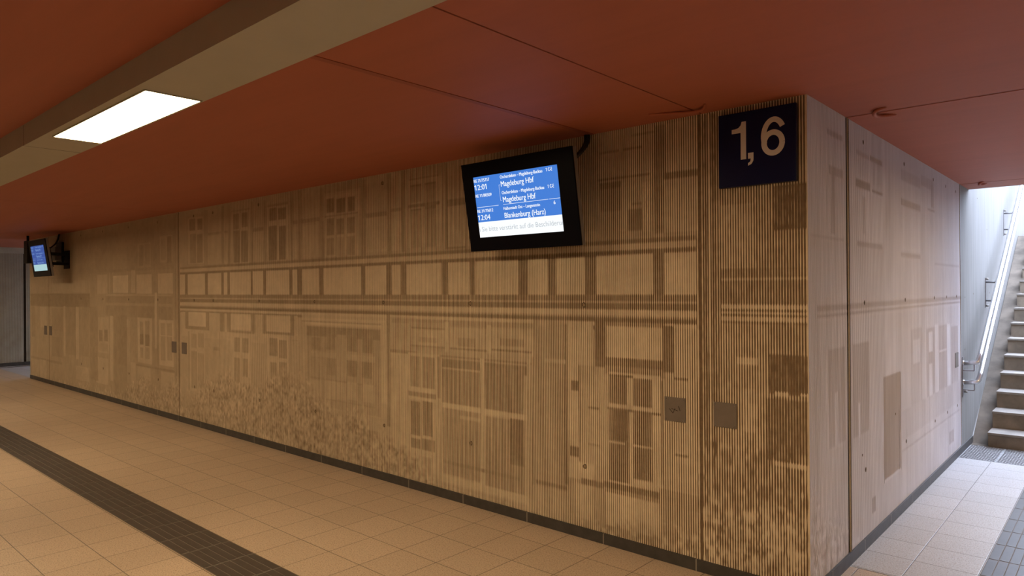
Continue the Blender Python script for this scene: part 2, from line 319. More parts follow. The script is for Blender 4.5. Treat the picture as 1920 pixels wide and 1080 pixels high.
    (-0.376,-0.269,1.196,1.229,0.85),(-0.212,-0.002,1.05,1.266,-0.08),(-0.178,-0.097,1.041,1.065,0.85),(-0.045,-0.004,1.051,1.066,0.8),
    (-0.214,-0.004,0.703,1.03,0.05),(-0.352,-0.278,0.826,1.069,0.66),(-0.181,-0.018,0.677,0.701,0.8),(-0.575,-0.5,0.4,2.6,0.15),
    (-0.545,-0.53,0.4,2.6,0.7),(-14.2,-7.62,0,2.6,0.45),(-14.2,-7.62,1.9,2.6,0.36),(-8.917,-8.463,1.944,2.265,0.5),(-8.864,-8.719,1.968,2.25,0.3),
    (-8.654,-8.501,1.975,2.253,0.36),(-8.179,-7.77,1.986,2.327,0.55),(-8.138,-7.978,2.021,2.288,0.4),(-7.931,-7.804,1.985,2.313,0.22),
    (-10.294,-9.312,1.951,2.191,0.42),(-9.864,-9.348,1.941,2.147,0.5),(-9.869,-9.282,1.598,1.845,0.85),(-8.971,-8.432,1.584,1.855,0.85),
    (-8.235,-7.755,1.583,1.853,0.85),(-9.162,-9.004,1.597,1.911,0.72),(-10.546,-10.101,1.584,1.871,0.66),(-10.022,-9.976,1.584,1.889,0.6),
    (-10.185,-7.827,1.556,1.57,0.7),(-10.186,-7.771,1.262,1.542,0.34),(-10.187,-7.772,1.422,1.458,0.5),(-9.994,-9.879,0.31,1.266,0.7),
    (-9.841,-9.327,0.13,1.269,0.3),(-9.838,-9.353,0.159,0.571,0.36),(-9.328,-9.222,0.338,1.24,0.55),(-8.934,-8.441,0.643,1.262,0.74),
    (-8.868,-8.736,0.891,1.212,0.46),(-8.671,-8.524,0.901,1.217,0.46),(-8.871,-8.739,0.891,1.045,0.24),(-8.674,-8.527,0.888,1.04,0.24),
    (-8.854,-8.742,0.713,0.854,0.46),(-8.677,-8.53,0.711,0.863,0.46),(-8.208,-7.752,0.654,1.253,0.74),(-8.155,-8.006,0.731,1.206,0.46),
    (-7.948,-7.804,0.732,1.211,0.46),(-8.187,-7.778,1.034,1.051,0.8),(-10.516,-10.034,0.697,1.241,0.6),(-10.47,-10.315,0.871,1.042,0.28),
    (-10.242,-10.1,0.881,1.05,0.28),(-10.474,-10.103,0.728,0.842,0.5),(-10.611,-10.083,0.231,0.62,0.62),(-8.959,-8.502,0.112,0.603,0.64),
    (-8.165,-7.729,0.194,0.584,0.68),(-9.197,-9.012,0.35,0.639,0.6),(-8.992,-7.727,0.596,0.627,0.3),(-8.343,-8.269,0.867,1.596,0.75),
    (-8.263,-8.233,0.674,1.608,0.35),(-7.71,-7.587,0.096,2.572,0.3),(-7.665,-7.643,0.101,2.568,0.6),(-14.164,-10.869,1.603,1.855,0.52),
    (-12.834,-12.256,1.601,1.836,0.6),(-11.714,-11.092,1.613,1.807,0.62),(-14.17,-10.873,1.366,1.588,0.22),(-14.176,-10.877,0.132,1.351,0.5),
    (-13.56,-13.171,0.984,1.358,0.66),(-14.102,-13.863,0.789,1.352,0.36),(-12.844,-12.24,0.951,1.338,0.38),(-12.205,-12.095,0.546,1.374,0.7),
    (-12.095,-11.563,0.579,1.348,0.38),(-11.547,-11.405,0.533,1.381,0.74),(-11.39,-10.914,0.594,1.383,0.4),(-12.855,-12.276,0.508,0.84,0.36),
    (-11.581,-10.931,0.197,0.429,0.68),(-14.196,-12.282,0.385,0.429,0.32),(-14.092,-13.63,0.021,0.377,0.6),(-13.581,-13.191,0.062,0.394,0.66),
    (-10.877,-10.52,0.253,1.389,0.36),
]
FACADE_SIDE = [
    (0,4.3,0,2.6,0.62),(0.314,0.581,2.437,2.483,0.3),(0.337,0.591,2.239,2.276,0.25),(0.365,0.437,1.899,2.233,0.35),(0.035,0.596,1.865,1.891,0.4),
    (0.834,1.141,2.213,2.263,0.15),(0.856,1.127,2.418,2.443,0.35),(1.145,1.446,2.411,2.443,0.2),(1.197,1.439,2.208,2.24,0.15),
    (0.89,1.088,2.274,2.407,0.55),(1.202,1.444,2.267,2.408,0.55),(0.884,1.139,1.887,2.213,0.72),(1.177,1.438,1.879,2.211,0.78),
    (0.978,1.051,1.932,2.161,0.5),(0.858,1.429,1.86,1.881,0.35),(1.937,2.554,2.196,2.244,0.2),(1.925,2.539,1.826,1.863,0.35),
    (2.591,3.063,2.417,2.497,0.35),(1.944,2.563,2.384,2.469,0.4),(1.984,2.552,1.877,2.182,0.72),(2.825,3.086,2.224,2.251,0.25),
    (2.961,3.06,2.262,2.458,0.3),(2.7,3.824,1.849,2.214,0.66),(3.069,4.226,1.79,1.811,0.4),(0.138,4.277,1.504,1.518,0.3),(0.138,4.274,1.477,1.49,0.3),
    (0.137,4.272,1.452,1.461,0.3),(0.308,0.596,0.724,1.272,0.35),(0.414,0.471,0.704,1.029,0.7),(0.743,1.084,0.711,1.267,0.35),
    (0.846,1.078,1.047,1.057,0.75),(0.856,0.901,0.703,0.912,0.75),(1.426,1.904,0.295,1.005,0.12),(1.444,1.881,0.301,0.33,0.7),
    (1.13,1.214,0.176,0.272,0.15),(2.212,2.575,0.612,1.276,0.45),(2.279,2.497,1.027,1.207,0.7),(2.731,3.064,0.675,1.268,0.35),
    (2.826,2.976,1.068,1.228,0.7),(2.817,2.95,0.716,0.98,0.7),(3.065,3.206,0.633,1.288,0.8),(3.224,3.573,0.687,1.263,0.35),(3.234,3.564,1.034,1.047,0.75),
    (3.584,3.724,0.644,1.266,0.8),(3.765,4.097,0.682,1.238,0.35),(1.928,4.174,0.495,0.712,0.5),(1.919,4.157,0.414,0.433,0.4),(3.633,3.87,0.165,0.292,0.3),
    (1.426,1.904,0.295,1.005,0.12),(1.443,1.881,0.301,0.323,0.7),
]

# ------------------------------------------------------------------ photo-engraved concrete walls
H = 2.6; PITCH = .0147
def vnoise(u, z, fu, fz, seed):
    """smooth value noise on arrays"""
    r = np.random.RandomState(seed).rand(256, 256)
    a = u*fu; b = z*fz; i = np.floor(a).astype(int); j = np.floor(b).astype(int); fa = a-i; fb = b-j
    fa = fa*fa*(3-2*fa); fb = fb*fb*(3-2*fb)
    g = lambda p, q: r[p % 256, q % 256]
    return (g(i, j)*(1-fa)+g(i+1, j)*fa)*(1-fb) + (g(i, j+1)*(1-fa)+g(i+1, j+1)*fa)*fb
def paint(U, Z, rects, tone=.5):
    L = np.full(U.shape, tone)
    for u0, u1, z0, z1, l in rects:
        L[(U >= u0) & (U < u1) & (Z >= z0) & (Z < z1)] = l
    return L
def engraved(name, axis, u0, u1, rows, lum, joints, depth, mats, lo, hi, z1=H):
    """vertical ribs whose width follows the tone; axis 'x': face at y=0 looking to -y, axis 'y': face at x=0 looking to +x"""
    n = int(round((u1-u0)/PITCH)); pit = (u1-u0)/n
    uc = u0+(np.arange(n)+.5)*pit; zz = np.linspace(0, z1, rows)
    U, Z = np.meshgrid(uc, zz)                       # rows x n
    T = np.clip(lum(U, Z), -.15, 1.1)
    w = pit*(lo+(hi-lo)*T)/2
    w = np.minimum(w, pit/2-.0009)
    dr = .0007
    d0 = np.zeros_like(U); d1 = np.full_like(U, depth)
    for a, b, dd in joints:
        k = (U > a) & (U < b); d0[k] = dd; d1[k] = dd
    P = np.zeros((rows, n, 4, 3))
    for k, (uu, dd) in enumerate(((U-w, d0), (U+w, d0), (U+w+dr, d1), (U+pit-np.roll(w, -1, 1)-dr, d1))):
        if k == 3: uu[:, -1] = U[:, -1]+pit/2
        if axis == 'x': P[:, :, k, 0] = uu; P[:, :, k, 1] = dd
        else: P[:, :, k, 1] = uu; P[:, :, k, 0] = -dd
        P[:, :, k, 2] = Z
    V = P.reshape(rows, n*4, 3)
    nc = n*4; idx = np.arange(rows*nc).reshape(rows, nc)
    q = np.stack([idx[:-1, :-1], idx[:-1, 1:], idx[1:, 1:], idx[1:, :-1]], -1)
    mi = np.tile(np.array([0, 1, 2, 1]), n)[:-1]; mi = np.tile(mi, (rows-1, 1))
    for a, b, dd in joints:
        cols = np.where((uc > a) & (uc < b))[0]
        for c in cols: mi[:, max(0, c*4-1):c*4+4] = 3 if dd > .008 else 2
    me = bpy.data.meshes.new(name); nf = q.shape[0]*q.shape[1]
    me.vertices.add(rows*nc); me.vertices.foreach_set('co', V.reshape(-1))
    me.loops.add(nf*4); me.loops.foreach_set('vertex_index', q.reshape(-1).astype(np.int32))
    me.polygons.add(nf); me.polygons.foreach_set('loop_start', np.arange(0, nf*4, 4, dtype=np.int32))
    me.polygons.foreach_set('loop_total', np.full(nf, 4, dtype=np.int32))
    for m in mats: me.materials.append(MATS[m])
    me.polygons.foreach_set('material_index', mi.reshape(-1).astype(np.int32))
    me.update(calc_edges=True); me.validate()
    o = bpy.data.objects.new(name, me); C.objects.link(o); return struct(o)

def bush(U, Z, L, top, amp, seed, fu=30, fz=22):
    """leafy growth in the engraved picture: blotchy tone below an uneven outline"""
    n1 = vnoise(U, Z, 2.3, 2.1, seed); n2 = vnoise(U, Z, fu, fz, seed+1); n3 = vnoise(U, Z, fu*2.1, fz*2.1, seed+2)
    lim = top + (n1-.5)*.28 + (n2-.5)*.20
    leaf = .52 + amp*((n2-.5)*1.1+(n3-.5)*1.3)
    k = np.clip((lim-Z)/.10, 0, 1)
    return L*(1-k) + leaf*k
def lum_long(U, Z):
    L = paint(U, Z, FACADE_LONG, .5)
    t = np.interp(U, [-14.2, -12.5, -12.4, -10.4, -9.9, -8.9, -8.0, -7.65, -7.5, -7.1, -6.3, -5.6, -5.2, -4.6, -4.1, -3.5, -3.1, -2.9, -2.6, -1.6, -1.3, -.9, -.62, -.55, -.2, 0],
                     [.08, .08, .16, .12, .1, .42, .38, .45, .34, .42, .84, .62, .80, .74, .50, .52, .36, .12, .06, .08, .10, .22, .25, .55, .50, .50])
    L = bush(U, Z, L, t, .5, 3)
    n = vnoise(U, Z, 35, 40, 9)-.5; n2 = vnoise(U, Z, 4, 3, 11)-.5
    r = np.where(U > -.62, np.where(Z < .75, .34, .14), 0.)*(vnoise(U, Z, 55, 26, 21)-.5)
    return L + .10*n + .10*n2 + 2*r
def lum_side(U, Z):
    L = paint(U, Z, FACADE_SIDE, .6); L = .62+(L-.62)*1.25
    L = bush(U, Z, L, np.interp(U, [0, .5, 1.2, 4], [.45, .3, .0, -.2]), .6, 31)
    return L + .25*(vnoise(U, Z, 45, .8, 41)-.5) + .14*(vnoise(U, Z, 3, 2, 43)-.5)

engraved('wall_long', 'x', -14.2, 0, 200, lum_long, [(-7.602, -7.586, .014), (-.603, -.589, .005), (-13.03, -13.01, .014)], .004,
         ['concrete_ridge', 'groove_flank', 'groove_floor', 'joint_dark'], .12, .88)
engraved('wall_side', 'y', 0, 4.28, 160, lum_side, [(.652, .667, .014), (.685, .705, .014), (4.24, 4.26, .014)], .004,
         ['side_ridge', 'side_flank', 'side_flank', 'joint_dark'], .10, .90)

def sbox(name, *boxes):
    b = MB()
    for a, c, m in boxes: b.box(a, c, m)
    return struct(b.build(name))
# golden sealing bead between the two dark grooves of the side wall's joint, and in the far joint
b = MB(); b.box((-.010, .670, 0), (.003, .686, H), 'seal_gold'); b.box((-.012, 4.262, 0), (-.002, 4.272, H), 'seal_gold')
b.box((-.004, -.0005, 0), (.0, .006, H), 'concrete_ridge')
struct(b.build('trim_1'))
sbox('wall_core', ((-14.2, .016, 0), (-.016, 4.28, H), 'plain_concrete'))
sbox('wall_end', ((-14.22, .0, 0), (-14.2, 4.7, H), 'far_concrete'))
# wall beside the stairs, open to the sky above
b = MB(); b.box((-.3, 4.28, -.1), (0, 14.2, 5.4), 'stair_wall')
o = struct(b.build('wall_stairs'))
sbox('wall_stair_end', ((-.3, 13.8, -.1), (4.9, 14.1, 3.9), 'stair_wall'))
sbox('wall_east', ((4.6, 0, -.1), (4.9, 14.2, 4.6), 'stair_wall'))
sbox('wall_east_hall', ((4.6, -.02, -.1), (8, 0, H), 'plain_concrete'), ((8, -5.3, 0), (8.1, 0, H), 'plain_concrete'))
sbox('wall_south', ((-20, -5.5, 0), (8.1, -5.3, H), 'plain_concrete'))

# far wall on the other side of the left passage, with its joint and its plain top band
def lum_far(U, Z):
    L = np.full(U.shape, .62); t = .75+.25*(vnoise(U, Z, 1.6, 1.2, 55)-.5)
    leaf = .2+.8*vnoise(U, Z, 9, 8, 57); k = np.clip((t-Z)/.2, 0, 1)*(vnoise(U, Z, 3, 4, 58) > .38)
    return L*(1-k)+leaf*k
o = engraved('wall_west', 'y', -5.3, 9.0, 60, lum_far, [(.535, .575, .02)], .005, ['far_concrete', 'groove_flank', 'groove_flank', 'joint_dark'], .3, .85, 2.47)
o.location.x = -17.0
sbox('wall_west_band', ((-17.3, -5.3, 2.47), (-16.985, 9.0, H), 'far_concrete'), ((-17.3, -5.3, 0), (-17.03, 9.0, 2.47), 'plain_concrete'))
sbox('wall_passage_end', ((-17.3, 9.0, -.1), (-14, 9.2, 3), 'stair_wall'))
sbox('wall_passage_side', ((-14.2, 4.7, 0), (-14.0, 9.2, 3.4), 'stair_wall'))

# ------------------------------------------------------------------ floor
sbox('floor_hall', ((-17.3, -5.3, -.12), (8, .02, 0), 'terrazzo_hall'), ((0.0, .02, -.12), (4.6, .628, 0), 'terrazzo_hall'))
sbox('floor_passage', ((-.02, .640, -.12), (4.6, 4.0, 0), 'terrazzo_passage'), ((-17.3, .02, -.12), (-14.2, 9.0, 0), 'terrazzo_passage'))
sbox('floor_gap', ((0, .62, -.13), (4.6, .65, -.02), 'pit_dark'), ((0, 3.99, -.13), (4.6, 4.8, -.04), 'pit_dark'))

def skirting(name, u0, u1, step, axis, h, first=None):
    b = MB(); u = u0; cuts = [u0]; k = first if first is not None else u0+step
    while k < u1-.02: cuts.append(k); k += step
    cuts.append(u1)
    for a, c in zip(cuts, cuts[1:]):
        g = .003
        if axis == 'x': b.box((a+g, -.012, 0), (c-g, .002, h), 'baseboard_stone', bev=.0015); b.box((c-g, -.0118, 0), (c+g, .0, h-.001), 'baseboard_grout')
        else: b.box((-.002, a+g, 0), (.012, c-g, h), 'baseboard_stone', bev=.0015); b.box((0, c-g, 0), (.0118, c+g, h-.001), 'baseboard_grout')
    return struct(b.build(name))
skirting('baseboard_long', -14.2, .012, .6345, 'x', .068, -14.2+((-.627+14.2) % .6345))
skirting('baseboard_side', .0, 4.84, .62, 'y', .068, .32)
b = MB(); b.box((-17.0, -5.3, 0), (-16.975, 8.9, .085), 'baseboard_stone'); struct(b.build('baseboard_west'))
b = MB(); b.box((-16.975, -5.3, 0), (-16.84, 8.9, .006), 'drain_light'); b.box((-16.84, -5.3, 0), (-16.79, 8.9, .004), 'pit_dark')
tag(b.build('drain_channel'), 'pale drain channel with black slot along the foot of the far wall', 'drain')

# tactile guide strips: stone tiles with raised ribs
def tactile(name, label, axis, a0, a1, c0, n_rib, pit, tile, first):
    b = MB(); w = n_rib*pit
    def bx(u0, u1, v0, v1, z0, z1, m, bev=0):
        if axis == 'x': b.box((u0, v0, z0), (u1, v1, z1), m, bev=bev)
        else: b.box((v0, u0, z0), (v1, u1, z1), m, bev=bev)
    bx(a0, a1, c0, c0+w, -.01, .0030, 'tactile_gap')
    k = first
    while k > a0: k -= tile
    i = 0
    while k < a1:
        s, e = max(k, a0), min(k+tile, a1)
        if e-s > .02:
            bx(s+.002, e-.002, c0, c0+w, 0, .0022, 'tactile_stone')
            for r in range(n_rib):
                v = c0+r*pit+.5*(pit-.046)
                bx(s+.004+(.004 if r % 2 else 0), e-.004-(0 if r % 2 else .004), v, v+.046, 0, .0046, 'tactile_stone', bev=.001)
        k += tile; i += 1
    return tag(b.build(name), label, 'tactile paving')
tactile('tactile_strip', 'dark ribbed guide strip running along the brown hall floor', 'x', -16.7, 3.0, -1.845, 6, .0505, .3167, -1.844)
tactile('tactile_strip', 'ribbed guide strip in the daylit passage leading to the stairs', 'y', -1.54, 3.99, .592, 6, .0505, .3085, 1.576)

# ------------------------------------------------------------------ ceiling: painted concrete slabs with joints
T = .3
cb = MB()
g = .005
for x0, x1 in ((-17.4, -12.7), (-12.7, -7.69), (-7.69, -.577), (-.577, 8.1)):
    cb.box((x0+g, -2.4, H), (x1-g, .0, H+T), 'ceiling_paint')
    if x1 < 8: cb.box((x1-g, -2.4, H+.012), (x1+g, 0, H+T), 'ceiling_gap')
cb.box((-17.4, -5.5, H), (8.1, -2.4, H+T), 'ceiling_paint')
cb.box((-14.3, 0.0, H), (0, 4.7, H+T), 'ceiling_paint')
cb.box((0, 0, H), (4.9, .64, H+T), 'ceiling_paint')
cb.box((0, .64, H+.003), (4.9, .672, H+T), 'ceiling_seal')
cb.box((0, .672, H), (4.9, 4.26, H+T), 'ceiling_paint')
cb.box((0, 4.26, H+.012), (4.9, 4.275, H+T), 'ceiling_gap')
cb.box((0, 4.275, H), (4.9, 4.74, H+T), 'ceiling_paint')
cb.box((-17.4, 0, H), (-14.3, 4.7, H+T), 'ceiling_paint')
cb.box((-1.352, -2.3, H-.003), (-1.315, .0, H), 'ceiling_seal')
cb.box((-.3, 4.74, H), (4.9, 4.76, H+.9), 'stair_wall')
struct(cb.build('ceiling'))
def hook(label, pts, r):
    b = MB(); p = smooth_path(pts, 7); n = len(p)
    b.tube(p, r, 'ceiling_paint', rs=[r*(.45+.55*math.sin(math.pi*min(1, max(.06, i/(n-1))))**.5) for i in range(n)])
    return tag(b.build('pipe_loop'), label, 'pipe')
hook('orange painted curved pipe under the ceiling beside the number sign', [(-.80, -.20, H), (-.70, -.165, H-.008), (-.60, -.135, H-.014), (-.53, -.125, H-.016), (-.49, -.15, H-.012), (-.465, -.19, H)], .009)
hook('red painted bent pipe at the ceiling joint nearest the number sign', [(.235, .56, H), (.18, .575, H-.010), (.155, .64, H-.016), (.165, .70, H-.014), (.215, .765, H-.004), (.23, .79, H)], .011)
hook('small red painted bent pipe at the ceiling joint by the stairs', [(.20, 4.20, H), (.165, 4.24, H-.014), (.16, 4.32, H-.016), (.20, 4.40, H)], .012)

# lighting duct under the ceiling and its lamps
b = MB(); b.box((-17, -2.525, 2.478), (8, -2.228, H), 'duct_paint')
for x in (-9.1, -3.62, .9, 4.6): b.box((x, -2.5255, 2.4775), (x+.003, -2.2275, H), 'joint_dark')
struct(b.build('trim_2'))
lamp_labels = {-2.548: 'bright white rectangular lamp set in the beige duct, the only lamp in view', .42: 'rectangular lamp in the hall duct level with the wall corner', 4.2: 'rectangular lamp in the hall duct east of the passage',
               -6.4: 'rectangular lamp in the hall duct just past the left edge of the view', -10.2: 'rectangular lamp in the hall duct between the two monitors', -14.1: 'last rectangular lamp in the duct by the far wall'}
b = MB(); b.box((1.75, -1.2, 2.478), (2.05, 4.70, H), 'duct_paint'); struct(b.build('trim_4'))
lamps = [(x, -2.3645, 0, lab) for x, lab in lamp_labels.items()]
lamps += [(1.9, 2.2, 90, 'rectangular lamp in the passage duct before the stairs')]
for x, y, rz, lab in lamps:
    t = thing('ceiling_light', lab, 'lamp', (x, y, 2.478), 'lamps set in the ceiling ducts'); t.rotation_euler = (0, 0, math.radians(rz))
    d = MB(); d.box((-.645, -.116, -.004), (.645, .116, .004), 'lamp_glow'); d.build('diffuser', t)
    f = MB()
    for a, c in (((-.652, -.123, -.006), (.652, -.1165, .002)), ((-.652, .1165, -.006), (.652, .123, .002)), ((-.652, -.1165, -.006), (-.6455, .1165, .002)), ((.6455, -.1165, -.006), (.652, .1165, .002))):
        f.box(a, c, 'duct_paint')
    f.build('lamp_frame', t)

# ------------------------------------------------------------------ tie holes in the walls
th = MB()
def tie(axis, u, z, r=.016):
    n = 12; ring = []
    rr = [r*(.85+.3*random.random()) for _ in range(n)]
    for k in range(n):
        a = 2*math.pi*k/n
        ring.append((math.cos(a)*rr[k], math.sin(a)*rr[k]))
    for k in range(n):
        (a, b_), (c, d) = ring[k], ring[(k+1) % n]
        for s0, s1, h0, h1, m in ((1, .72, .0012, .0022, 'tie_dark'), (.72, .55, .0022, .0008, 'groove_flank'), (.55, 0, .0008, .0004, 'joint_dark' if axis == 'y' else 'groove_flank')):
            q = [(a*s0, b_*s0, h0), (c*s0, d*s0, h0), (c*s1, d*s1, h1), (a*s1, b_*s1, h1)]
            if axis == 'x': pts = [(u+p[0], -p[2], z+p[1]) for p in q]
            else: pts = [(p[2], u+p[0], z+p[1]) for p in q]
            th.face(pts, m)
for i, u in enumerate((-1.406, -2.45, -3.494, -4.548, -5.598, -6.654, -7.159, -8.24, -9.26, -10.29, -11.29)):
    for z in (.465, 1.508, 2.52):
        if z > 2 and i in (0, 1, 3): continue
        tie('x', u, z)
for u in (1.0, 2.04, 3.045, 3.57, 4.045):
    for z in (.482, 1.515, 2.508): tie('y', u, z, .015)
for u, z in ((.93, .585), (1.738, .724), (5.29, 2.56), (5.95, 2.26), (4.47, .983), (4.5, 1.5), (5.0, 1.53), (6.1, 1.53), (5.3, .75)): tie('y', u, z, .009)
struct(th.build('trim_3'))

# ------------------------------------------------------------------ cover plates
def plate(label, axis, u0, u1, z0, z1, scratch=False):
    if axis == 'x': t = thing('cover_plate', label, 'plate', ((u0+u1)/2, 0, (z0+z1)/2)); R = Matrix.Identity(4)
    else: t = thing('cover_plate', label, 'plate', (0, (u0+u1)/2, (z0+z1)/2)); R = Matrix.Rotation(math.radians(90), 4, 'Z')
    w, h = (u1-u0)/2, (z1-z0)/2
    b = MB(); b.box((-w, -.004, -h), (w, .004, h), 'steel_plate', R, bev=.001)
    if scratch:
        for p0, p1 in (((-.035, .002), (-.012, -.022)), ((-.012, -.022), (.002, .008)), ((-.02, .004), (.018, -.006)), ((.024, .022), (.034, -.004))):
            b.tube([(p0[0], -.0042, p0[1]), (p1[0], -.0042, p1[1])], .0016, 'scratch', n=6, mtx=R)
    b.build('plate', t)
    for sx in (-1, 1):
        for sz in (-1, 1):
            s = MB(); s.tube([(sx*(w-.012), -.003, sz*(h-.012)), (sx*(w-.012), -.0062, sz*(h-.012))], .004, 'screw_steel', n=8, mtx=R); s.build('screw', t)
    return t
plate('scratched square steel plate left of the wall joint near the corner', 'x', -.827, -.690, .834, .975, True)
plate('clean square steel plate right of the wall joint nearest the corner', 'x', -.519, -.383, .838, .976)
plate('small dark steel plate just left of the joint in the middle of the long wall', 'x', -7.81, -7.67, .845, .985)
plate('small dark steel plate just right of the joint in the middle of the long wall', 'x', -7.51, -7.375, .845, .985)
plate('tiny dark plate left of the joint under the far monitor', 'x', -13.30, -13.14, .86, 1.02)
plate('tiny dark plate right of the joint under the far monitor', 'x', -12.99, -12.84, .86, 1.02)
plate('small steel plate on the daylit side wall beside the handrail', 'y', 3.955, 4.10, .845, .985)

# ------------------------------------------------------------------ platform number sign "1,6"
t = thing('platform_sign', 'square dark blue sign with white platform numbers 1,6 at the wall corner', 'sign', (-.254, 0, 2.361))
b = MB(); b.box((-.210, -.030, -.200), (.210, -.004, .200), 'sign_blue', bev=.002); b.build('sign_panel', t)
RX = Matrix.Rotation(math.radians(90), 4, 'X')
b = MB()
def glyph(pts, yo=0): b.face([(x, -.0310-yo, z) for x, z in pts], 'sign_white')
def stroke(path, w, yo=0):
    for (p, q, r_, s_) in zip([path[0]]+path[:-2], path[:-1], path[1:], path[2:]+[path[-1]]):
        def nrm(a, c): d = Vector((c[0]-a[0], c[1]-a[1])).normalized(); return Vector((-d.y, d.x))
        n0 = nrm(p, r_); n1 = nrm(q, s_)
        glyph([(q[0]+n0.x*w/2, q[1]+n0.y*w/2), (r_[0]+n1.x*w/2, r_[1]+n1.y*w/2), (r_[0]-n1.x*w/2, r_[1]-n1.y*w/2), (q[0]-n0.x*w/2, q[1]-n0.y*w/2)], yo)
# one: stem and curved flag
glyph([(-.083, -.057), (-.053, -.057), (-.053, .147), (-.077, .147), (-.083, .125)])
glyph([(-.083, .125), (-.077, .147), (-.083, .128), (-.096, .116), (-.112, .112), (-.133, .111), (-.133, .088), (-.083, .088)])
# comma
glyph([(-.043, -.057), (-.013, -.057), (-.013, -.026), (-.043, -.026)])
glyph([(-.013, -.057), (-.028, -.057), (-.030, -.072), (-.043, -.080), (-.043, -.094), (-.024, -.086), (-.014, -.070)])
# six: bowl and the curved back stroke
bowl = [(.092+.0475*math.cos(a), .011+.054*math.sin(a)) for a in [2*math.pi*k/36 for k in range(37)]]
stroke(bowl, .029)
cx, cz = .096, .046
back = [(cx+.0535*math.cos(a), cz+.086*math.sin(a)) for a in [math.radians(32+k*(205-32)/24) for k in range(25)]]
stroke(back, .028, .0004)
b.build('platform_number', t)
for x in (-.12, .12):
    b = MB(); b.box((x-.02, -.006, -.17), (x+.02, .0, .17), 'bracket_steel'); b.build('wall_mount', t)

# ------------------------------------------------------------------ departure monitors
TILT = .1596
def monitor(label, x, y, z, far=False):
    t = thing('departure_monitor', label, 'monitor', (x, y, z)); t.rotation_euler = (TILT, 0, 0)
    w, h = .475, .30
    b = MB(); b.box((-w, -.004, -h), (w, .010, h), 'monitor_black', bev=.003); b.build('front_frame', t)
    b = MB(); b.box((-w+.0, .010, -h+.0), (w, .042, h), 'monitor_metal', bev=.003); b.box((-w+.08, .04, -h+.14), (w-.08, .075, h-.14), 'monitor_black', bev=.006); b.build('housing', t)
    s = MB(); zb = -.102
    B, Wh = ('screen_blue_dim', 'screen_white_dim') if far else ('screen_blue', 'screen_white')
    s.face([(-.3705, -.0046, zb), (.3525, -.0046, zb), (.3525, -.0046, .2045), (-.3705, -.0046, .2045)], B)
    s.face([(-.3705, -.0046, -.206), (.3525, -.0046, -.206), (.3525, -.0046, zb), (-.3705, -.0046, zb)], Wh)
    sc = s.build('screen', t)
    k = MB(); F = Matrix.Translation((0, -.0052, 0)) @ RX
    tm = 'screen_text_dim' if far else 'screen_white'
    for txt, l, r, base, cap in (('RE 21/75757', -.368, -.2214, .1685, .0200), ('12:01', -.367, -.2552, .1166, .0345), ('RE 11/80509', -.368, -.2175, .0674, .0200),
                                 ('RE 31/75612', -.367, -.2187, -.0367, .0200), ('12:04', -.366, -.2531, -.0880, .0345),
                                 ('Oschersleben \u2013 Magdeburg-Buckau', -.1255, .2338, .1705, .0205), ('1 C-E', .2635, .3131, .1722, .0215), ('Magdeburg Hbf', -.1245, .1587, .1180, .0345),
                                 ('Oschersleben \u2013 Magdeburg-Buckau', -.1245, .2352, .0674, .0205), ('1 C-E', .2645, .3139, .0686, .0215), ('Magdeburg Hbf', -.1215, .1604, .0154, .0350),
                                 ('Halberstadt Ost \u2013 Langenstein', -.1255, .1871, -.0358, .0195), ('6', .2973, .3120, -.0340, .0215), ('Blankenburg (Harz)', -.1225, .2263, -.0893, .0345)):
        for q in (0, 1): k.add_bm(text_bm(txt, l, base, r-l-.0014, cap), tm, F @ Matrix.Translation((.0014*q, 0, .0003*q)))
    for a, c in (((-.3635, -.0018), (-.1652, .0006)), ((-.1229, -.0005), (.2585, .0018)), ((.2665, -.0005), (.3520, .0018)), ((-.1424, .0262), (-.1408, .1318)), ((-.1424, .1302), (-.1310, .1318)), ((-.1424, .0262), (-.1310, .0278))):
        k.face([(a[0], -.0054, a[1]), (c[0], -.0054, a[1]), (c[0], -.0054, c[1]), (a[0], -.0054, c[1])], tm)
    k.build('departure_text', sc)
    if not far:
        k = MB(); k.add_bm(text_bm('n Sie bitte verst\u00e4rkt auf die Beschilderun', -.378, -.166, .742, .0315, clip=(-.3700, .3520)), 'screen_grey', F); k.build('ticker_text', sc)
    # wall bracket: upright plate on the wall, arms to the housing
    br = MB(); Ri = Matrix.Rotation(-TILT, 4, 'X'); yy = -y
    br.box((-.14, yy-.012, -.16), (.14, yy, .14), 'bracket_black', Ri)
    for xs in (-.10, .10):
        br.box((xs-.02, .05, -.10), (xs+.02, yy-.005, -.06), 'bracket_black', Ri); br.box((xs-.02, .07, .06), (xs+.02, yy-.005, .10), 'bracket_black', Ri)
    br.build('wall_bracket', t)
    return t
m1 = monitor('near departure monitor with readable blue timetable on the ribbed wall', -1.7342, -.2686, 2.1739)
m2 = monitor('far departure monitor, small, at the left end of the long wall', -11.98, -.395, 2.1700, True); m2.rotation_euler = (.145, 0, 0)
def cable(label, pts, r=.011):
    b = MB()
    for o_ in ((0, 0, 0), (.020, .004, .006)):
        p = smooth_path([Vector(q)+Vector(o_) for q in pts], 8); b.tube(p, r, 'cable_black', n=10)
    return tag(b.build('power_cable'), label, 'cable')
cable('black double cable from the ceiling to the back of the near monitor', [(-1.372, -.016, H-.001), (-1.362, -.03, 2.56), (-1.372, -.05, 2.51), (-1.41, -.08, 2.455), (-1.47, -.11, 2.41), (-1.53, -.14, 2.36)])
cable('black cable from the ceiling behind the far monitor', [(-12.30, -.03, H-.001), (-12.28, -.06, 2.50), (-12.2, -.12, 2.42), (-12.1, -.2, 2.36), (-12.0, -.29, 2.30)])
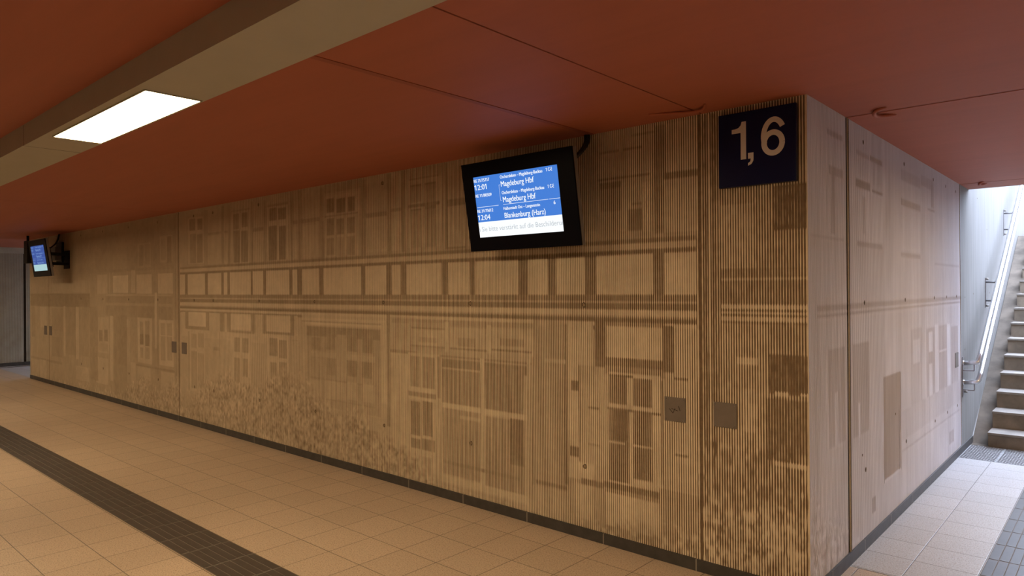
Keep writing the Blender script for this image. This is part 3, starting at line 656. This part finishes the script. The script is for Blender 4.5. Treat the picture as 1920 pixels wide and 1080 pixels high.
# box on the wall behind the far monitor, and the dark sign hanging beyond it
b = MB(); b.box((-12.44, -.12, 2.15), (-12.18, .0, 2.38), 'monitor_metal', bev=.008)
b.box((-12.47, -.03, 2.10), (-12.15, .0, 2.46), 'bracket_black'); tag(b.build('junction_box'), 'grey box on the wall behind the far monitor', 'box')
t = thing('hanging_display', 'dark display box hanging beyond the far monitor', 'display', (-13.05, -.30, 2.6))
b = MB(); b.box((-.09, -.04, -.48), (.11, .03, -.09), 'bracket_black', bev=.01); b.build('display_case', t)
b = MB(); b.tube([(0, 0, 0), (0, 0, -.09)], .02, 'bracket_black'); b.build('hanger', t)

# ------------------------------------------------------------------ stairs
RISE, TREAD, Y0, Z0, XS = .171, .31, 4.703, .141, .155
t = thing('staircase', 'brown concrete stairs rising from the grating toward the daylight', 'stairs', (XS, Y0, 0))
NST = 13
for i in range(NST):
    y = i*TREAD; z = Z0+i*RISE; zb = max(-.04, z-RISE-.01) if i else -.04
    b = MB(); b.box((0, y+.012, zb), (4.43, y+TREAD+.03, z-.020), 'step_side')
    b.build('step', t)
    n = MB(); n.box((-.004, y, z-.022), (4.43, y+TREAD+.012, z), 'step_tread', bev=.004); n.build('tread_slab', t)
b = MB(); yl = NST*TREAD; zl = Z0+NST*RISE
b.box((0, yl+.0, 0), (4.43, yl+5.0, zl), 'step_side'); b.build('landing', t)
# sloping gutter between stairs and wall
gb = MB(); y0, y1 = -.02, yl+.2; zf = lambda y: max(0, (y+Y0-4.80)*.567)
gb.face([(-XS+.004, y0, 0), (0.02, y0, 0), (.02, .10, 0), (-XS+.004, .10, 0)], 'gutter_concrete')
gb.face([(-XS+.004, .10, 0), (.02, .10, 0), (.02, y1, zf(y1)), (-XS+.004, y1, zf(y1))], 'gutter_concrete')
gb.face([(-XS+.004, y1, zf(y1)), (.02, y1, zf(y1)), (.02, y1+4.8, zf(y1)), (-XS+.004, y1+4.8, zf(y1))], 'gutter_concrete')
gb.face([(.02, .10, 0), (.02, y1, zf(y1)), (.02, y1, 0)], 'gutter_concrete')
gb.build('side_gutter', t)

# floor grating in front of the stairs: bars with staggered cross bars
def grate(label, x0, x1):
    b = MB(); ya, yb = 4.005, 4.69
    for a, c in (((x0, ya), (x1, ya+.008)), ((x0, yb-.008), (x1, yb)), ((x0, ya), (x0+.006, yb)), ((x1-.006, ya), (x1, yb))):
        b.box((a[0], a[1], -.03), (c[0], c[1], .001), 'grate_zinc')
    n = 22; py = (yb-ya-.008)/n
    for i in range(1, n): b.box((x0, ya+i*py, -.025), (x1, ya+i*py+.009, 0), 'grate_zinc')
    px = .042; nx = int((x1-x0)/px)
    for i in range(n):
        for k in range(nx+1):
            x = x0+(k+(.5 if i % 2 else 0))*px
            if x < x1-.008: b.box((x, ya+i*py+.004, -.025), (x+.009, ya+(i+1)*py+.004, -.0005), 'grate_zinc')
    return tag(b.build('floor_grate'), label, 'grating', 'metal gratings before the stairs')
grate('narrow metal floor grating against the side wall at the foot of the stairs', .012, .30)
grate('wider metal floor grating right of the narrow one at the foot of the stairs', .302, .90)

# ------------------------------------------------------------------ handrail: two steel tubes on wall brackets
t = thing('handrail', 'double stainless steel handrail rising along the stair wall', 'handrail', (0, 4.33, 0))
SL = .574
for z in (.86, .672):
    b = MB(); top = 6.0
    pts = fillet([(.012, 0, z), (.125, 0, z+.012), (.14, .055, z+.085), (.14, top, z+.085+(top-.055)*SL)], .022)
    b.tube(pts, .0215, 'rail_steel', n=18); b.tube([(0, 0, z), (.014, 0, z)], .024, 'rail_steel', n=18); b.build('rail', t)
for y in (.0, 1.48, 3.05, 4.62):
    zr = .945+max(0, (y-.05))*SL if y else .86
    b = MB()
    if y:
        b.box((0, y-.018, zr-.40), (.006, y+.018, zr-.06), 'bracket_steel', bev=.001)
        for dz, rz in ((-.11, -.03), (-.32, -.215)):
            b.tube(fillet([(.004, y, zr+dz), (.10, y, zr+dz-.004), (.14, y, zr+rz)], .02), .010, 'bracket_steel', n=8)
    else:
        b.box((0, -.02, .53), (.006, .02, .92), 'bracket_steel', bev=.001)
        for dz in (.79, .60):
            b.box((.0, -.012, dz-.006), (.10, .012, dz+.006), 'bracket_steel'); b.box((.092, -.008, dz), (.104, .008, dz+.06), 'bracket_steel')
    br = b.build('rail_bracket', t)
    for z in ((zr-.38, zr-.075) if y else (.572,)):
        s = MB(); s.tube([(.004, y+(.07 if not y else 0), z), (.030, y+(.07 if not y else 0), z)], .011, 'screw_steel', n=10); s.build('bolt', br)
